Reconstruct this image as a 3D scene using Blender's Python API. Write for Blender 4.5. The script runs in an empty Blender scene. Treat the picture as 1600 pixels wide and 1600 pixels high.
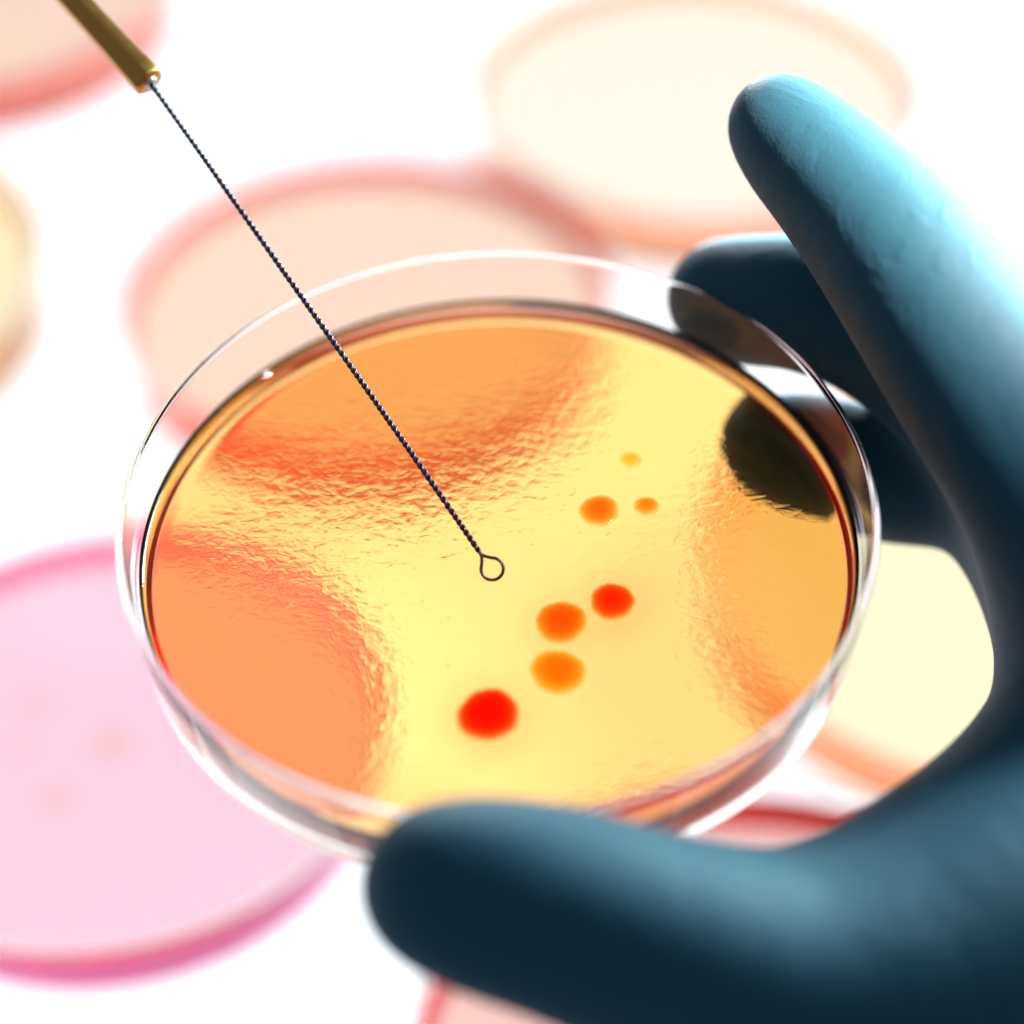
import bpy, bmesh, math, random
import numpy as np
from mathutils import Vector, Matrix, Euler

# ------------------------------------------------------------------ camera, world, lamps, exposure
S = bpy.context.scene
COL = S.collection
FOC, PITCH, CAM_H = 3600.0, math.radians(44), 0.312      # focal length in photo pixels, downward pitch, height over the table

cd = bpy.data.cameras.new('camera')
cam = bpy.data.objects.new('camera', cd)
COL.objects.link(cam)
cam.location = (0, 0, CAM_H)
cam.rotation_euler = (math.pi / 2 - PITCH, 0, 0)
cd.sensor_width = 36
cd.lens = 36 * FOC / 1600
cd.clip_start, cd.clip_end = 0.01, 20
cd.dof.use_dof = True
cd.dof.focus_distance = 0.2795
cd.dof.aperture_fstop = (cd.lens / 1000) / 0.0155
cd.dof.aperture_blades = 0
S.camera = cam

w = bpy.data.worlds.new('World')
S.world = w
w.use_nodes = True
w.node_tree.nodes['Background'].inputs[0].default_value = (0.62, 0.80, 1.0, 1)
w.node_tree.nodes['Background'].inputs[1].default_value = 0.45


def area(name, loc, target, size, power, color):
    l = bpy.data.lights.new(name, 'AREA')
    l.shape = 'SQUARE'
    l.size = size
    l.energy = power
    l.color = color
    o = bpy.data.objects.new(name, l)
    COL.objects.link(o)
    o.location = loc
    o.rotation_euler = (Vector(target) - Vector(loc)).to_track_quat('-Z', 'Y').to_euler()
    return o


area('window_light', (-0.12, 1.45, 0.20), (0.03, 0.22, 0.13), 0.26, 16, (0.90, 0.96, 1.0))
area('side_light', (0.70, 0.76, 0.36), (0.09, 0.24, 0.14), 0.34, 70, (0.60, 0.94, 1.0))
sl = bpy.data.lights.new('added_index_spot', 'SPOT')  # added spot with no visible source, only to brighten the index finger
sl.energy, sl.color, sl.spot_size, sl.spot_blend, sl.shadow_soft_size = 470, (1.0, 0.84, 0.76), math.radians(8), 1.0, 0.03
so = bpy.data.objects.new('added_index_spot', sl)
COL.objects.link(so)
so.location = (0.46, 0.12, 0.62)
so.rotation_euler = (Vector((0.062, 0.2305, 0.160)) - so.location).to_track_quat('-Z', 'Y').to_euler()

S.view_settings.view_transform = 'Standard'
S.view_settings.look = 'None'
S.view_settings.exposure = 0
S.view_settings.gamma = 1
S.view_settings.use_curve_mapping = False
S.render.engine = 'CYCLES'
cy = S.cycles
cy.use_denoising = True
cy.max_bounces = 18
cy.transmission_bounces = 18
cy.glossy_bounces = 5
cy.diffuse_bounces = 2
cy.transparent_max_bounces = 16
cy.sample_clamp_indirect = 3
cy.blur_glossy = 0.3

# ------------------------------------------------------------------ helpers
cu = Vector((0, math.sin(PITCH), math.cos(PITCH)))
cf = Vector((0, math.cos(PITCH), -math.sin(PITCH)))


def at(px, py, d):
    """world point seen at photo pixel (px, py) at the depth d (metres)"""
    return Vector((0, 0, CAM_H)) + d * (cf + Vector(((px - 800) / FOC, 0, 0)) - (py - 800) / FOC * cu)


def on_table(px, py, z=0.006):
    k = at(px, py, 1) - Vector((0, 0, CAM_H))
    p = Vector((0, 0, CAM_H)) + k * ((z - CAM_H) / k.z)
    return Vector((p.x, p.y, 0))


def link_mesh(name, verts, faces, mat=None, parent=None, smooth=True):
    me = bpy.data.meshes.new(name)
    me.from_pydata([tuple(v) for v in verts], [], [tuple(f) for f in faces])
    me.validate()
    if smooth:
        me.polygons.foreach_set('use_smooth', [True] * len(me.polygons))
    me.update()
    o = bpy.data.objects.new(name, me)
    COL.objects.link(o)
    if mat:
        me.materials.append(mat)
    if parent:
        o.parent = parent
    return o


def fillet(pts, n=4):
    """round the corners of an open (r, z[, fillet radius]) profile"""
    out = []
    for i, p in enumerate(pts):
        rad = p[2] if len(p) > 2 else 0
        if rad <= 0 or i in (0, len(pts) - 1):
            out.append((p[0], p[1]))
            continue
        P = Vector(p[:2])
        a = Vector(pts[i - 1][:2]) - P
        b = Vector(pts[i + 1][:2]) - P
        t = min(rad, a.length * .48, b.length * .48)
        A = P + a.normalized() * t
        B = P + b.normalized() * t
        for k in range(n + 1):
            s = k / n
            out.append(tuple((1 - s) ** 2 * A + 2 * s * (1 - s) * P + s * s * B))
    return out


def lathe(name, prof, mat, parent, seg=160, mm=0.001, wob=None):
    """closed solid of revolution; the profile runs from the axis to the axis (r, z in mm)"""
    V, Fc = [], []
    sup = [prof[0]]
    for a, b in zip(prof[:-1], prof[1:]):          # support loops keep flat walls flat under smooth shading
        ln = math.hypot(b[0] - a[0], b[1] - a[1])
        if ln > .8:
            e = .12 / ln
            sup += [(a[0] + (b[0] - a[0]) * e, a[1] + (b[1] - a[1]) * e), (b[0] - (b[0] - a[0]) * e, b[1] - (b[1] - a[1]) * e)]
        sup.append(b)
    prof = [(r * mm, z * mm) for r, z in sup]
    V.append((0, 0, prof[0][1]))
    V.append((0, 0, prof[-1][1]))
    ring = prof[1:-1]
    for r, z in ring:
        for k in range(seg):
            a = 2 * math.pi * k / seg
            rr = r * (1 + (wob(a) if wob else 0))
            V.append((rr * math.cos(a), rr * math.sin(a), z))
    idx = lambda j, k: 2 + j * seg + k % seg
    for k in range(seg):
        Fc.append((0, idx(0, k + 1), idx(0, k)))
        Fc.append((1, idx(len(ring) - 1, k), idx(len(ring) - 1, k + 1)))
        for j in range(len(ring) - 1):
            Fc.append((idx(j, k), idx(j, k + 1), idx(j + 1, k + 1), idx(j + 1, k)))
    o = link_mesh(name, V, Fc, mat, parent)
    bm = bmesh.new()
    bm.from_mesh(o.data)
    bmesh.ops.recalc_face_normals(bm, faces=bm.faces)
    bm.to_mesh(o.data)
    bm.free()
    return o


def tube(name, pts, rad, mat, parent, n=10, closed=False):
    """tube along a polyline with parallel-transport frames; rad is a number or a list"""
    pts = [Vector(p) for p in pts]
    N = len(pts)
    V, Fc = [], []
    prev = None
    for i, p in enumerate(pts):
        t = (pts[min(i + 1, N - 1)] - pts[max(i - 1, 0)]).normalized()
        if prev is None:
            u = t.orthogonal().normalized()
        else:
            u = (prev - t * prev.dot(t)).normalized()
        prev = u
        v = t.cross(u)
        r = rad[i] if isinstance(rad, (list, tuple)) else rad
        for k in range(n):
            a = 2 * math.pi * k / n
            V.append(p + r * (math.cos(a) * u + math.sin(a) * v))
    for i in range(N - 1):
        for k in range(n):
            Fc.append((i * n + k, i * n + (k + 1) % n, (i + 1) * n + (k + 1) % n, (i + 1) * n + k))
    Fc.append(tuple(range(n))[::-1])
    Fc.append(tuple((N - 1) * n + k for k in range(n)))
    return link_mesh(name, V, Fc, mat, parent)


def empty(name, loc, label, cat, group=None, mat3=None):
    o = bpy.data.objects.new(name, None)
    COL.objects.link(o)
    o.empty_display_size = 0.01
    o.location = loc
    if mat3 is not None:
        o.rotation_euler = mat3.to_euler()
    o['label'] = label
    o['category'] = cat
    if group:
        o['group'] = group
    return o


class NT:
    def __init__(self, name):
        self.m = bpy.data.materials.new(name)
        self.m.use_nodes = True
        self.t = self.m.node_tree
        self.b = self.t.nodes['Principled BSDF']
        self.out = self.t.nodes['Material Output']

    def n(self, typ, **kw):
        nd = self.t.nodes.new(typ)
        for k, v in kw.items():
            setattr(nd, k, v)
        return nd

    def l(self, a, b):
        self.t.links.new(a, b)

    def set(self, **kw):
        for k, v in kw.items():
            self.b.inputs[k.replace('_', ' ')].default_value = v

    def volume(self, sig):
        """pure absorption, coefficients per metre for r, g, b"""
        d = max(sig) * 1.02
        v = self.n('ShaderNodeVolumeAbsorption')
        v.inputs['Color'].default_value = tuple(1 - s / d for s in sig) + (1,)
        v.inputs['Density'].default_value = d
        self.l(v.outputs[0], self.out.inputs['Volume'])


def m_clear(name, tint=(1, 1, 1), ior=1.49, rough=0.0, sig=None):
    k = NT(name)
    k.set(Base_Color=tint + (1,), Roughness=rough, IOR=ior, Transmission_Weight=1.0)
    if sig:
        k.volume(sig)
    return k.m


def m_jelly(name, sig, rough=0.02, bump=0.0, ior=1.34):
    k = NT(name)
    k.set(Base_Color=(1, 1, 1, 1), Roughness=rough, IOR=ior, Transmission_Weight=1.0)
    k.volume(sig)
    return k.m


def turbid(k, col_edge, col_top, r0, r1, f_top, f_edge, painted_rim=None):
    """cloudy gel: clear refraction mixed with scattering, cloudiest along the wall, where its colour stands in for light glowing through"""
    tcx = k.n('ShaderNodeTexCoord')
    fl = k.n('ShaderNodeVectorMath', operation='MULTIPLY')
    fl.inputs[1].default_value = (1, 1, 0)
    k.l(tcx.outputs['Object'], fl.inputs[0])
    ln = k.n('ShaderNodeVectorMath', operation='LENGTH')
    k.l(fl.outputs[0], ln.inputs[0])
    mr = k.n('ShaderNodeMapRange')
    mr.inputs[1].default_value, mr.inputs[2].default_value = r0, r1
    k.l(ln.outputs['Value'], mr.inputs[0])
    fc = k.n('ShaderNodeMix', data_type='FLOAT')
    fc.inputs[2].default_value, fc.inputs[3].default_value = f_top, f_edge
    k.l(mr.outputs[0], fc.inputs[0])
    cm = k.n('ShaderNodeMix', data_type='RGBA')
    cm.inputs[6].default_value, cm.inputs[7].default_value = col_top + (1,), col_edge + (1,)
    k.l(mr.outputs[0], cm.inputs[0])
    fac = fc.outputs[0]
    if painted_rim:                                       # refracted dark and red lines painted on the gel that creeps up the wall
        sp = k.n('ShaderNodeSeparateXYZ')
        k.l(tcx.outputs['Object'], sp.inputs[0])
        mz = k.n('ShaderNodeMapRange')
        mz.inputs[1].default_value, mz.inputs[2].default_value = painted_rim[1], painted_rim[2]
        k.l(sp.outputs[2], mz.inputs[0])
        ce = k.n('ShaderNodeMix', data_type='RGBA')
        ce.inputs[6].default_value, ce.inputs[7].default_value = col_edge + (1,), painted_rim[0] + (1,)
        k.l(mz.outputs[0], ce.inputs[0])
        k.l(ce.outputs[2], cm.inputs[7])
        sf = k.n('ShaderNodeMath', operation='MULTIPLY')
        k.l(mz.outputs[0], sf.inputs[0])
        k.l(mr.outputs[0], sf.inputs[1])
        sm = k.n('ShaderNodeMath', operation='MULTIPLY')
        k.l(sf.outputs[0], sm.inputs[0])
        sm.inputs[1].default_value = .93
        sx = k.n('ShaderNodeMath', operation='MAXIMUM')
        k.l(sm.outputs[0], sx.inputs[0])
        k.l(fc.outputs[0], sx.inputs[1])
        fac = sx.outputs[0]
    df = k.n('ShaderNodeBsdfDiffuse')
    tl = k.n('ShaderNodeBsdfTranslucent')
    k.l(cm.outputs[2], df.inputs[0])
    k.l(cm.outputs[2], tl.inputs[0])
    m1 = k.n('ShaderNodeMixShader')
    m1.inputs[0].default_value = .45
    k.l(df.outputs[0], m1.inputs[1])
    k.l(tl.outputs[0], m1.inputs[2])
    m2 = k.n('ShaderNodeMixShader')
    k.l(fac, m2.inputs[0])
    k.l(k.b.outputs[0], m2.inputs[1])
    k.l(m1.outputs[0], m2.inputs[2])
    k.l(m2.outputs[0], k.out.inputs['Surface'])


# ------------------------------------------------------------------ light table
k = NT('light_table_diffuser')
k.set(Base_Color=(0.07, 0.07, 0.07, 1), Roughness=0.7)
k.b.inputs['Emission Color'].default_value = (0.93, 0.955, 1.0, 1)
k.b.inputs['Emission Strength'].default_value = 1.5
bm = bmesh.new()
bmesh.ops.create_cube(bm, size=1, matrix=Matrix.Translation((0, 0.565, -0.006)) @ Matrix.Diagonal((1.3, 0.85, 0.012, 1)))
me = bpy.data.meshes.new('light_table')
bm.to_mesh(me)
bm.free()
me.materials.append(k.m)
lt = bpy.data.objects.new('light_table', me)
COL.objects.link(lt)
lt['kind'] = 'structure'

# ------------------------------------------------------------------ dishes standing on the light table
M_PS = m_clear('clear_polystyrene', (0.995, 0.985, 0.99), 1.24)
BASE = fillet([(0, .05), (43.6, .05, .8), (44.2, 0.8, .5), (45.0, 13.4, .5), (43.9, 13.4, .5), (43.2, 2.2, .8), (42.2, 1.3, .6), (0, 1.3)])
GEL = fillet([(0, 1.36), (42.1, 1.36, .6), (43.12, 2.3, .6), (43.6, 11.3), (43.3, 10.85, .3), (42.5, 10.6, .5), (0, 10.5)])


def table_dish(px, py, sig, edge, painted_rim, label, plastic=None, colonies=(), sc=1.2):
    mm = .001 * sc
    e = empty('petri_dish', on_table(px, py), label, 'petri dish', 'petri dishes lying on the light table')
    p = plastic or M_PS
    lathe('base', BASE, p, e, 96, mm)
    kk = NT('clouded_agar')
    kk.set(Roughness=0.03, IOR=1.335, Transmission_Weight=1.0)
    kk.volume(sig)
    turbid(kk, edge, (.9, .75, .7), 42.4 * mm, 43.0 * mm, .012, .95, (painted_rim, 9.2 * mm, 10.3 * mm))  # side glow and rim line are put into the gel colours
    g = lathe('agar', GEL, kk.m, e, 96, mm)
    for i, (x, y, r) in enumerate(colonies):
        c = lathe('colony', [(0, 10.53), (r, 10.53), (r * .8, 10.53 + r * .18), (r * .4, 10.53 + r * .28), (0, 10.53 + r * .3)],
                  M_BGCOL, g, 24, mm)
        c.location = (x * mm, y * mm, 0)
    return e


M_BGCOL = m_jelly('pale_orange_colony', (3, 75, 170), 0.2, ior=1.05)
M_PINKPS = m_clear('pink_tinted_polystyrene', (1.0, 0.972, 0.99), 1.24)
table_dish(175, 1172, (1, 43, 31), (.97, .16, .50), (.85, .02, .05), 'large pink agar dish with faint orange colonies, lower left of the held dish', M_PINKPS,
           [(1, -3, 4.0), (-6, -14, 3.4), (-12, 5, 2.8), (-13, -4, 2.4)], sc=1.08)
table_dish(575, 505, (1, 25, 45), (1, .12, .05), (.9, .03, .01), 'salmon pink agar dish directly behind the twisted wire and the held dish', sc=1.15)
table_dish(1085, 180, (1, 6, 20), (1, .40, .18), (1, .16, .06), 'pale cream agar dish with peach edge behind the raised index finger')
table_dish(-315, 470, (1, 12, 50), (1, .45, .10), (.9, .22, .03), 'pale yellow agar dish cut off by the left edge of the picture')
table_dish(-45, 0, (1, 26, 44), (1, .13, .06), (.9, .04, .015), 'salmon agar dish in the top left corner behind the brass handle')
table_dish(1545, 930, (1, 8, 42), (1, .40, .22), (.95, .25, .08), 'cream agar dish seen through the gap between thumb and fingers')
table_dish(1190, 1715, (2, 46, 56), (.95, .05, .03), (.6, .01, .008), 'coral pink agar dish mostly hidden below the gloved thumb')

# ------------------------------------------------------------------ the dish held in the hand
M3 = Euler((math.radians(4), 0, 0)).to_matrix() @ Euler((0, math.radians(-1.2), 0)).to_matrix()
DO = at(779, 858, .279) - M3 @ Vector((0, 0, .006))
held = empty('culture_dish', DO, 'open culture dish of amber agar with orange colonies held by the gloved hand', 'petri dish', mat3=M3)
dish = lathe('dish_base', fillet([(0, 0), (43.4, 0, .9), (44.1, .5, .5), (45.2, 13.9, .6), (44.3, 13.9, .6), (42.95, 1.7, 1.0), (41.8, .85, .6), (0, .85)], 5),
             m_clear('clear_dish_plastic', (1.0, 0.965, 0.955), 1.22), held, 220)
AG = 6.0
COLONIES = [  # px, py, radius px, (r, g, b) absorption, height mm, softness
    (985, 718, 16, (4, 1000, 5000), .35, .25),
    (936, 798, 31, (10, 2400, 6000), .55, .04),
    (1010, 791, 19, (8, 2100, 6000), .45, .05),
    (957, 940, 34, (20, 4300, 9000), .65, .04),
    (877, 972, 39, (12, 2800, 8000), .60, .04),
    (872, 1050, 41, (10, 2300, 8000), .55, .05),
    (763, 1117, 46, (30, 5200, 9000), .85, .12),
]
Minv = M3.inverted()


def to_agar(px, py, z=AG):
    """dish-local point (mm) where the line of sight meets the agar surface"""
    o = Minv @ (Vector((0, 0, CAM_H)) - DO)
    dvec = Minv @ (at(px, py, 1) - Vector((0, 0, CAM_H)))
    s = (z * .001 - o.z) / dvec.z
    return (o + dvec * s) * 1000


colpos = [to_agar(c[0], c[1]) for c in COLONIES]
k = NT('amber_agar')
k.set(Roughness=0.012, IOR=1.335, Transmission_Weight=1.0)
k.volume((4, 103, 308))
tc = k.n('ShaderNodeTexCoord')
# pigment that has diffused from the red colonies into the gel
prev = None
for ci, amp, rad in ((6, .75, 9.5), (4, .55, 8.0), (3, .6, 8.5)):
    d = k.n('ShaderNodeVectorMath', operation='DISTANCE')
    k.l(tc.outputs['Object'], d.inputs[0])
    d.inputs[1].default_value = colpos[ci] * .001
    mr = k.n('ShaderNodeMapRange', interpolation_type='SMOOTHERSTEP')
    mr.inputs[1].default_value = rad * .001
    mr.inputs[2].default_value = .0015
    mr.inputs[3].default_value = 0
    mr.inputs[4].default_value = amp
    k.l(d.outputs['Value'], mr.inputs[0])
    if prev is None:
        prev = mr.outputs[0]
    else:
        mx = k.n('ShaderNodeMath', operation='MAXIMUM')
        k.l(prev, mx.inputs[0])
        k.l(mr.outputs[0], mx.inputs[1])
        prev = mx.outputs[0]
mix = k.n('ShaderNodeMix', data_type='RGBA')
mix.inputs[6].default_value = (1, 1, 1, 1)
mix.inputs[7].default_value = (1.0, 0.66, 0.56, 1)
k.l(prev, mix.inputs[0])
k.l(mix.outputs[2], k.b.inputs['Base Color'])
# wrinkled skin of the gel
def noise(scale, detail, rough, dist, stretch=None, rot=0):
    n = k.n('ShaderNodeTexNoise')
    n.inputs['Scale'].default_value = scale
    n.inputs['Detail'].default_value = detail
    n.inputs['Roughness'].default_value = rough
    n.inputs['Distortion'].default_value = dist
    mp = k.n('ShaderNodeMapping')
    mp.inputs['Scale'].default_value = stretch or (1, 1, 1)
    mp.inputs['Rotation'].default_value = (0, 0, math.radians(rot))
    k.l(tc.outputs['Object'], mp.inputs[0])
    k.l(mp.outputs[0], n.inputs['Vector'])
    return n.outputs['Fac']


def math2(op, a, b):
    m = k.n('ShaderNodeMath', operation=op)
    for i, x in enumerate((a, b)):
        if isinstance(x, (int, float)):
            m.inputs[i].default_value = x
        else:
            k.l(x, m.inputs[i])
    return m.outputs[0]


h1 = noise(500, 2, .5, 1.0, (0.78, 1.12, 1), 12)
h2 = noise(900, 2, .5, .3)
h3 = noise(60, 2, .5, 0)
hh = math2('ADD', math2('MULTIPLY', h1, 1.0), math2('ADD', math2('MULTIPLY', h2, .18), math2('MULTIPLY', h3, 1.6)))
bp = k.n('ShaderNodeBump')
bp.inputs['Strength'].default_value = 1.0
bp.inputs['Distance'].default_value = 0.000098
k.l(hh, bp.inputs['Height'])
sep = k.n('ShaderNodeSeparateXYZ')
k.l(tc.outputs['Object'], sep.inputs[0])
rad2 = k.n('ShaderNodeVectorMath', operation='LENGTH')
k.l(tc.outputs['Object'], rad2.inputs[0])
msk = k.n('ShaderNodeMapRange')
msk.inputs[1].default_value, msk.inputs[2].default_value = .0422, .0330
k.l(rad2.outputs['Value'], msk.inputs[0])
k.l(msk.outputs[0], bp.inputs['Strength'])
k.l(bp.outputs[0], k.b.inputs['Normal'])
turbid(k, (1.0, .014, .001), (1.0, .5, .1), .0427, .0430, .008, .36, ((.020, .009, .006), .0052, .0058))  # red glow of the side and dark refracted rim line painted as colour
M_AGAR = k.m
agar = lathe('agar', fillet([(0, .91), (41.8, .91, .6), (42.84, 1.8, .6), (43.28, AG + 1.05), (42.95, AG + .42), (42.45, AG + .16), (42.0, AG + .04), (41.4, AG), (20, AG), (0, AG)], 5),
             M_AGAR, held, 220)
random.seed(4)
for i, (px, py, rp, sig, hgt, soft) in enumerate(COLONIES):
    p = colpos[i]
    r = 1.06 * rp / (FOC / .275) * 1000
    ph = [random.uniform(0, 6.28) for _ in range(6)]

    def wob(a, ph=ph):
        return .035 * math.sin(2 * a + ph[0]) + .025 * math.sin(3 * a + ph[1]) + .012 * math.sin(7 * a + ph[2]) + .013 * math.sin(17 * a + ph[3]) + .010 * math.sin(29 * a + ph[4]) + .008 * math.sin(23 * a + ph[5])
    prof = [(0, .02)]
    prof += [(r, .02), (r * .985, .04)]
    for s in (.95, .88, .78, .66, .52, .36, .2):
        prof.append((r * s, .04 + hgt * (1 - s ** 2.4) ** .9))
    prof.append((0, .04 + hgt))
    c = lathe('colony', prof, m_jelly('colony_pigment_%d' % i, sig, .10, ior=1.06), agar, 72, wob=wob)
    c.location = (p.x * .001, p.y * .001, AG * .001)

# fine debris left on the gel
M_SPECK = m_jelly('yellow_speck', (10, 900, 5000), .15, ior=1.08)
SPECKS = [(700, 965), (690, 975), (742, 1028), (750, 1058), (812, 830), (830, 850), (838, 862), (872, 888), (906, 832), (950, 834), (842, 968),
          (920, 985), (1005, 960), (1035, 985), (660, 940), (1085, 728), (618, 905), (590, 865), (905, 1010), (700, 1040), (880, 640), (1060, 1120)]
for px, py in SPECKS:
    p = to_agar(px, py)
    r = random.uniform(.08, .2)
    c = lathe('speck', [(0, .02), (r, .02), (r * .7, .02 + r * .4), (0, .02 + r * .55)], M_SPECK, agar, 8)
    c.location = (p.x * .001, p.y * .001, AG * .001)
    c.scale = (random.uniform(.6, 2.6), random.uniform(.5, 1.2), 1)
    c.rotation_euler = (0, 0, random.uniform(0, 3.1))

# ------------------------------------------------------------------ inoculating loop
k = NT('dark_nichrome_wire')
k.set(Base_Color=(0.055, 0.042, 0.058, 1), Metallic=1.0, Roughness=0.38)
M_WIRE = k.m
k = NT('aged_brass')
k.set(Base_Color=(0.38, 0.165, 0.035, 1), Metallic=1.0, Roughness=0.30)
tcb = k.n('ShaderNodeTexCoord')
nb = k.n('ShaderNodeTexNoise')
nb.inputs['Scale'].default_value = 700
nb.inputs['Detail'].default_value = 5
k.l(tcb.outputs['Object'], nb.inputs['Vector'])
mr = k.n('ShaderNodeMapRange')
mr.inputs[3].default_value, mr.inputs[4].default_value = .22, .42
k.l(nb.outputs['Fac'], mr.inputs[0])
k.l(mr.outputs[0], k.b.inputs['Roughness'])
M_BRASS = k.m
k = NT('steel_collar')
k.set(Base_Color=(0.40, 0.36, 0.34, 1), Metallic=1.0, Roughness=0.4)
M_STEEL = k.m

ring_c_l = to_agar(769, 889, AG + .9) * .001
ring_c = DO + M3 @ ring_c_l
d_ring = (ring_c - Vector((0, 0, CAM_H))).dot(cf)
tip = at(753, 868, d_ring)
hend = at(233, 128, d_ring + .012)
axis = (hend - tip).normalized()
loop = empty('inoculating_loop', tip, 'brass handled inoculating loop of twisted dark wire above the amber agar', 'inoculating loop')


def local(p):
    return Vector(p) - tip


L = (hend - tip).length + .002
u = axis.orthogonal().normalized()
v = axis.cross(u)
PITCHW, RS = .00163, .000200
for s in (0, math.pi):
    pts = []
    nst = int(L / PITCHW * 18)
    for i in range(nst + 1):
        z = L * i / nst
        a = 2 * math.pi * z / PITCHW + s
        rr = RS * (0.98 if i > 12 else .2 + .065 * i)
        bend = .00022 * math.sin(math.pi * z / L) * u + .00009 * math.sin(2.7 * math.pi * z / L) * v
        a += .5 * math.sin(z * 310) + .25 * math.sin(z * 1130 + 1)
        pts.append(bend + axis * z + rr * (math.cos(a) * u + math.sin(a) * v))
    tube('wire_strand', pts, RS, M_WIRE, loop, 8)
# the eye: a circle with its two ends drawn together at the twist
rp = 17.4 / FOC * d_ring
pts = []
ex, ey = Vector((1, 0, 0)), cu
cc = local(ring_c)
a0 = math.radians(128)
start = Vector((0, 0, 0))
for i in range(49):
    a = a0 - math.radians(33) - math.radians(294) * i / 48
    pts.append(cc + rp * (math.cos(a) * ex + math.sin(a) * ey))
pts = [start + axis * .0003, start + .0001 * ex] + pts + [start - .0001 * ey, start + axis * .0003]
# smooth the drawn-in ends
for _ in range(3):
    q = [pts[0]]
    for a, b in zip(pts[:-1], pts[1:]):
        q += [a * .75 + b * .25, a * .25 + b * .75]
    pts = q + [pts[-1]]
tube('wire_eye', pts, .00021, M_WIRE, loop, 10)

# handle: six-sided rounded brass rod that flares slightly towards the collar
bk = at(62, -60, d_ring + .018)
hx = (bk - hend).normalized()
hu = hx.cross(cf).normalized()
hv = hx.cross(hu)
V, Fc = [], []
NS = 48
prof = [(-.0002, .00175), (.0000, .00198), (.0003, .00208), (.002, .00206), (.006, .00196), (.0062, .00193), (.012, .00180), (.016, .00178), (.020, .00178), (.05, .00178), (.085, .0018)]
for z, r in prof:
    for j in range(NS):
        a = 2 * math.pi * j / NS
        seg = math.pi / 3
        am = (a + .35) % seg - seg / 2
        rr = r * (1.06 * (.62 * math.cos(seg / 2) / math.cos(am) + .38))
        V.append(local(hend) + hx * z + rr * (math.cos(a) * hu + math.sin(a) * hv))
for i in range(len(prof) - 1):
    for j in range(NS):
        Fc.append((i * NS + j, i * NS + (j + 1) % NS, (i + 1) * NS + (j + 1) % NS, (i + 1) * NS + j))
Fc.append(tuple(range(NS))[::-1])
Fc.append(tuple((len(prof) - 1) * NS + j for j in range(NS)))
link_mesh('handle', V, Fc, M_BRASS, loop)
tube('collar', [local(hend) - hx * .00045, local(hend) - hx * .0004, local(hend) + hx * .0002], [.0007, .00095, .00095], M_STEEL, loop, 24)

# ------------------------------------------------------------------ gloved hand: one smooth-blended surface
def chain(pts, sub=5):
    """catmull-rom through (px, py, depth, radius mm) -> samples"""
    P = [tuple(at(a, b, c)) + (r * .001,) for a, b, c, r in pts]
    P = np.array([P[0]] + P + [P[-1]])
    out = []
    for i in range(1, len(P) - 2):
        for t in np.linspace(0, 1, sub, endpoint=False):
            p0, p1, p2, p3 = P[i - 1], P[i], P[i + 1], P[i + 2]
            out.append(.5 * ((2 * p1) + (-p0 + p2) * t + (2 * p0 - 5 * p1 + 4 * p2 - p3) * t * t + (-p0 + 3 * p1 - 3 * p2 + p3) * t ** 3))
    out.append(P[-2])
    return np.array(out)


DIGITS = {
    'thumb': [(685, 1385, .2365, 7.9), (760, 1400, .2355, 9.4), (880, 1428, .2355, 10.3), (1050, 1485, .2375, 11.4), (1250, 1530, .243, 13.6), (1480, 1490, .251, 17.0), (1700, 1400, .262, 19.0)],
    'index': [(1213, 192, .285, 5.6), (1250, 230, .283, 6.9), (1320, 300, .279, 8.1), (1425, 425, .273, 9.6), (1545, 600, .269, 10.6), (1700, 800, .268, 12.5), (1850, 1000, .270, 14)],
    'middle': [(1128, 464, .3065, 7.1), (1180, 470, .304, 7.9), (1270, 476, .299, 8.4), (1400, 530, .293, 8.7), (1560, 660, .286, 9.8), (1740, 860, .280, 12)],
    'ring': [(1212, 708, .3075, 7.3), (1270, 720, .3050, 8.0), (1390, 746, .3005, 8.0), (1540, 770, .2945, 8.4), (1700, 900, .288, 11), (1800, 1000, .284, 12)],
    'little': [(1440, 765, .318, 6.0), (1540, 790, .312, 6.8), (1680, 900, .302, 8), (1800, 1050, .292, 12)],
    'palm': [(1745, 800, .279, 13), (1790, 1000, .276, 16.0), (1800, 1200, .271, 17.5), (1780, 1420, .264, 18)],
    'palm_back': [(1900, 850, .285, 15), (1990, 1100, .284, 18), (2000, 1400, .278, 20), (2150, 1650, .285, 22)],
    'web': [(1800, 1300, .267, 17), (1600, 1440, .256, 15)],
    'wrist': [(1900, 1300, .275, 20), (2250, 1500, .285, 24), (2700, 1750, .300, 27)],
}


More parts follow.
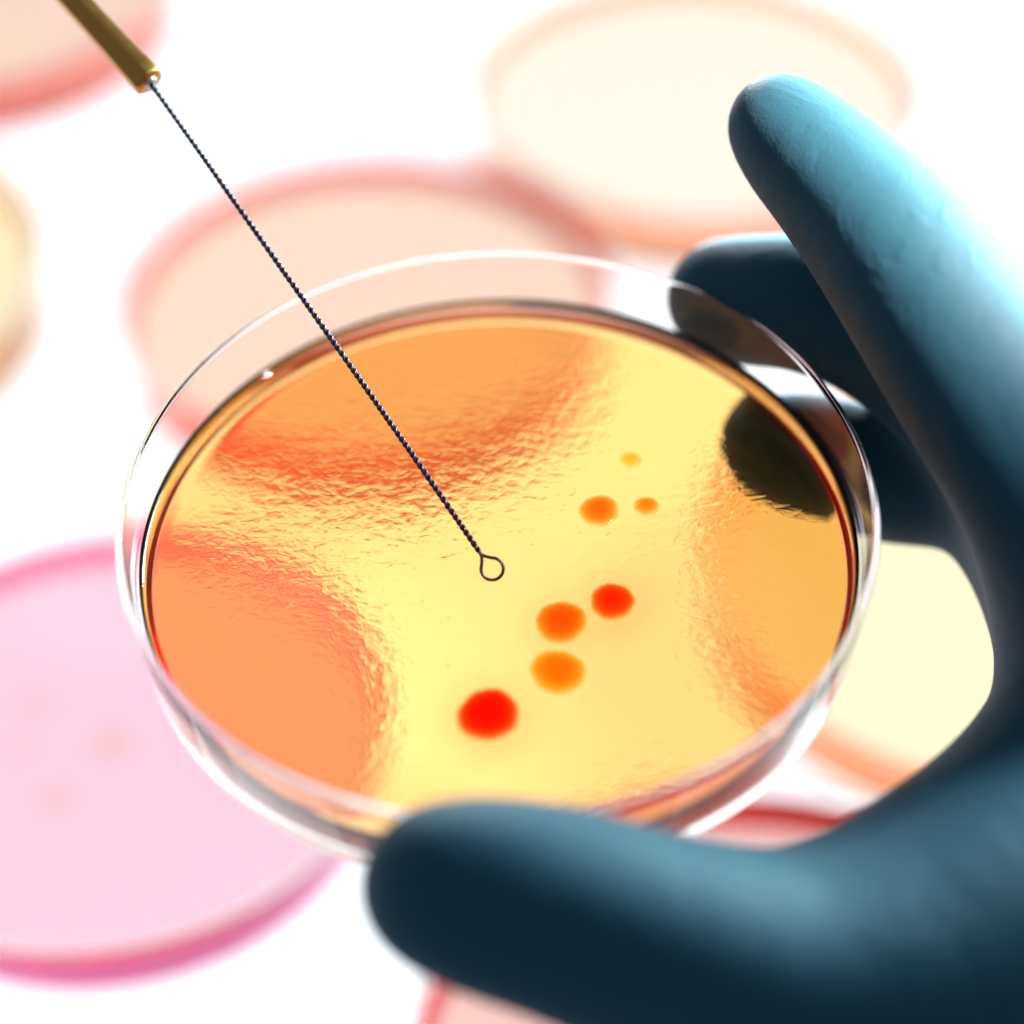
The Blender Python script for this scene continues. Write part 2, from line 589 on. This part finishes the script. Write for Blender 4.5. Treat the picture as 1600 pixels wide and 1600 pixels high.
def hand_mesh(vox=.0009):
    ch = {n: chain(p) for n, p in DIGITS.items()}
    allp = np.concatenate(list(ch.values()))
    lo = (allp[:, :3] - allp[:, 3:]).min(0) - 4 * vox
    hi = (allp[:, :3] + allp[:, 3:]).max(0) + 4 * vox
    n = np.ceil((hi - lo) / vox).astype(int) + 1
    D = np.full(n, 0.05, np.float32)
    ax = [lo[i] + vox * np.arange(n[i]) for i in range(3)]

    def smin(a, b, kk):
        hq = np.maximum(kk - np.abs(a - b), 0) / kk
        return np.minimum(a, b) - hq * hq * kk * .25
    for name, c in ch.items():
        kk = .012 if name in ('palm', 'palm_back', 'web', 'wrist') else .0028
        C = np.full(n, .05, np.float32)
        for a, b in zip(c[:-1], c[1:]):
            rm = max(a[3], b[3]) + .016
            i0 = np.maximum(((np.minimum(a[:3], b[:3]) - rm - lo) / vox).astype(int), 0)
            i1 = np.minimum(((np.maximum(a[:3], b[:3]) + rm - lo) / vox).astype(int) + 2, n)
            sl = tuple(slice(i0[q], i1[q]) for q in range(3))
            X, Y, Z = np.meshgrid(*[ax[q][sl[q]] for q in range(3)], indexing='ij', sparse=True)
            d = b[:3] - a[:3]
            L2 = max(float(d @ d), 1e-12)
            t = np.clip(((X - a[0]) * d[0] + (Y - a[1]) * d[1] + (Z - a[2]) * d[2]) / L2, 0, 1)
            q = np.sqrt((X - a[0] - t * d[0]) ** 2 + (Y - a[1] - t * d[1]) ** 2 + (Z - a[2] - t * d[2]) ** 2) - (a[3] + t * (b[3] - a[3]))
            C[sl] = smin(C[sl], q.astype(np.float32), .0015)
        D = smin(D, C, kk)
    # naive surface nets
    ins = D < 0
    c8 = np.zeros(tuple(n - 1), np.int8)
    for dx in (0, 1):
        for dy in (0, 1):
            for dz in (0, 1):
                c8 += ins[dx:n[0] - 1 + dx, dy:n[1] - 1 + dy, dz:n[2] - 1 + dz]
    act = np.argwhere((c8 > 0) & (c8 < 8))
    vid = np.full(tuple(n - 1), -1, np.int64)
    vid[act[:, 0], act[:, 1], act[:, 2]] = np.arange(len(act))
    acc = np.zeros((len(act), 3))
    cnt = np.zeros(len(act))
    cor = [(x, y, z) for x in (0, 1) for y in (0, 1) for z in (0, 1)]
    for p in cor:
        for q in range(3):
            if p[q] == 0:
                r = list(p)
                r[q] = 1
                va = D[act[:, 0] + p[0], act[:, 1] + p[1], act[:, 2] + p[2]]
                vb = D[act[:, 0] + r[0], act[:, 1] + r[1], act[:, 2] + r[2]]
                m = (va < 0) != (vb < 0)
                t = np.where(m, va / np.where(m, va - vb, 1), 0)
                pos = np.tile(np.array(p, float), (len(act), 1))
                pos[:, q] += t
                acc[m] += pos[m]
                cnt[m] += 1
    verts = lo + vox * (act + acc / cnt[:, None])
    quads = []
    for q in range(3):
        e1, e2 = [(1, 2), (2, 0), (0, 1)][q]
        sa = [slice(1, n[i] - 1) for i in range(3)]
        sb = list(sa)
        sa[q] = slice(0, n[q] - 1)
        sb[q] = slice(1, n[q])
        A, B = ins[tuple(sa)], ins[tuple(sb)]
        ed = np.argwhere(A != B)
        flip = A[ed[:, 0], ed[:, 1], ed[:, 2]]
        off = np.ones(3, int)
        off[q] = 0
        g = ed + off
        def cell(o1, o2):
            h = g.copy()
            h[:, e1] += o1
            h[:, e2] += o2
            return vid[h[:, 0], h[:, 1], h[:, 2]]
        f = np.stack([cell(-1, -1), cell(0, -1), cell(0, 0), cell(-1, 0)], 1)
        f[~flip] = f[~flip][:, ::-1]
        quads.append(f)
    return verts, np.concatenate(quads)


k = NT('teal_nitrile_glove')
k.set(Base_Color=(0.0046, 0.038, 0.058, 1), Roughness=0.66, IOR=1.30)
k.b.inputs['Sheen Weight'].default_value = 0.08
k.b.inputs['Sheen Roughness'].default_value = 0.4
k.b.inputs['Sheen Tint'].default_value = (0.75, 0.92, 1, 1)
tc = k.n('ShaderNodeTexCoord')
n1 = k.n('ShaderNodeTexNoise')
n1.inputs['Scale'].default_value = 2200
n1.inputs['Detail'].default_value = 3
n2 = k.n('ShaderNodeTexNoise')
n2.inputs['Scale'].default_value = 130
n2.inputs['Detail'].default_value = 3
n2.inputs['Distortion'].default_value = 1.2
for nn in (n1, n2):
    k.l(tc.outputs['Object'], nn.inputs['Vector'])
b1 = k.n('ShaderNodeBump')
b1.inputs['Strength'].default_value = .5
b1.inputs['Distance'].default_value = .0001
k.l(n1.outputs['Fac'], b1.inputs['Height'])
b2 = k.n('ShaderNodeBump')
b2.inputs['Strength'].default_value = .22
b2.inputs['Distance'].default_value = .0010
k.l(n2.outputs['Fac'], b2.inputs['Height'])
k.l(b1.outputs[0], b2.inputs['Normal'])
# stretch folds of the glove across the joints
last = b2.outputs[0]
for (A, B, ang, rad, fr, amp) in (((1250, 230, .283), (1320, 300, .279), 35, .011, 1500, .00016), ((1400, 395, .2745), (1470, 490, .271), -20, .015, 1100, .00022),
                                  ((1050, 1485, .2375), (1180, 1510, .241), 15, .017, 900, .00025), ((1270, 476, .299), (1360, 510, .295), 10, .012, 1100, .0002)):
    J = (at(*A) + at(*B)) / 2
    ax = (at(*B) - at(*A)).normalized()
    ax = (Matrix.Rotation(math.radians(ang), 3, cf) @ ax)
    sub = k.n('ShaderNodeVectorMath', operation='SUBTRACT')
    k.l(tc.outputs['Object'], sub.inputs[0])
    sub.inputs[1].default_value = J
    dt = k.n('ShaderNodeVectorMath', operation='DOT_PRODUCT')
    k.l(sub.outputs[0], dt.inputs[0])
    dt.inputs[1].default_value = ax
    lg = k.n('ShaderNodeVectorMath', operation='LENGTH')
    k.l(sub.outputs[0], lg.inputs[0])
    mk = k.n('ShaderNodeMapRange', interpolation_type='SMOOTHSTEP')
    mk.inputs[1].default_value, mk.inputs[2].default_value = rad, rad * .35
    k.l(lg.outputs['Value'], mk.inputs[0])
    def mth(op, a, b=0.0):
        m = k.n('ShaderNodeMath', operation=op)
        for i, x in enumerate((a, b)):
            if isinstance(x, (int, float)):
                m.inputs[i].default_value = x
            else:
                k.l(x, m.inputs[i])
        return m.outputs[0]
    wv = mth('SINE', mth('ADD', mth('MULTIPLY', dt.outputs['Value'], fr), mth('MULTIPLY', n2.outputs['Fac'], 16.0)))
    wv = mth('MULTIPLY', mth('MULTIPLY', wv, mth('SUBTRACT', n2.outputs['Fac'], .3)), mk.outputs[0])
    bj = k.n('ShaderNodeBump')
    bj.inputs['Strength'].default_value = 1.0
    bj.inputs['Distance'].default_value = amp * 1.1
    k.l(wv, bj.inputs['Height'])
    k.l(last, bj.inputs['Normal'])
    last = bj.outputs[0]
k.l(last, k.b.inputs['Normal'])
hv_, hf_ = hand_mesh()
hand = link_mesh('gloved_hand', hv_, hf_.tolist(), k.m)
hand['label'] = 'teal blue gloved hand gripping the amber agar dish between thumb and fingers'
hand['category'] = 'gloved hand'
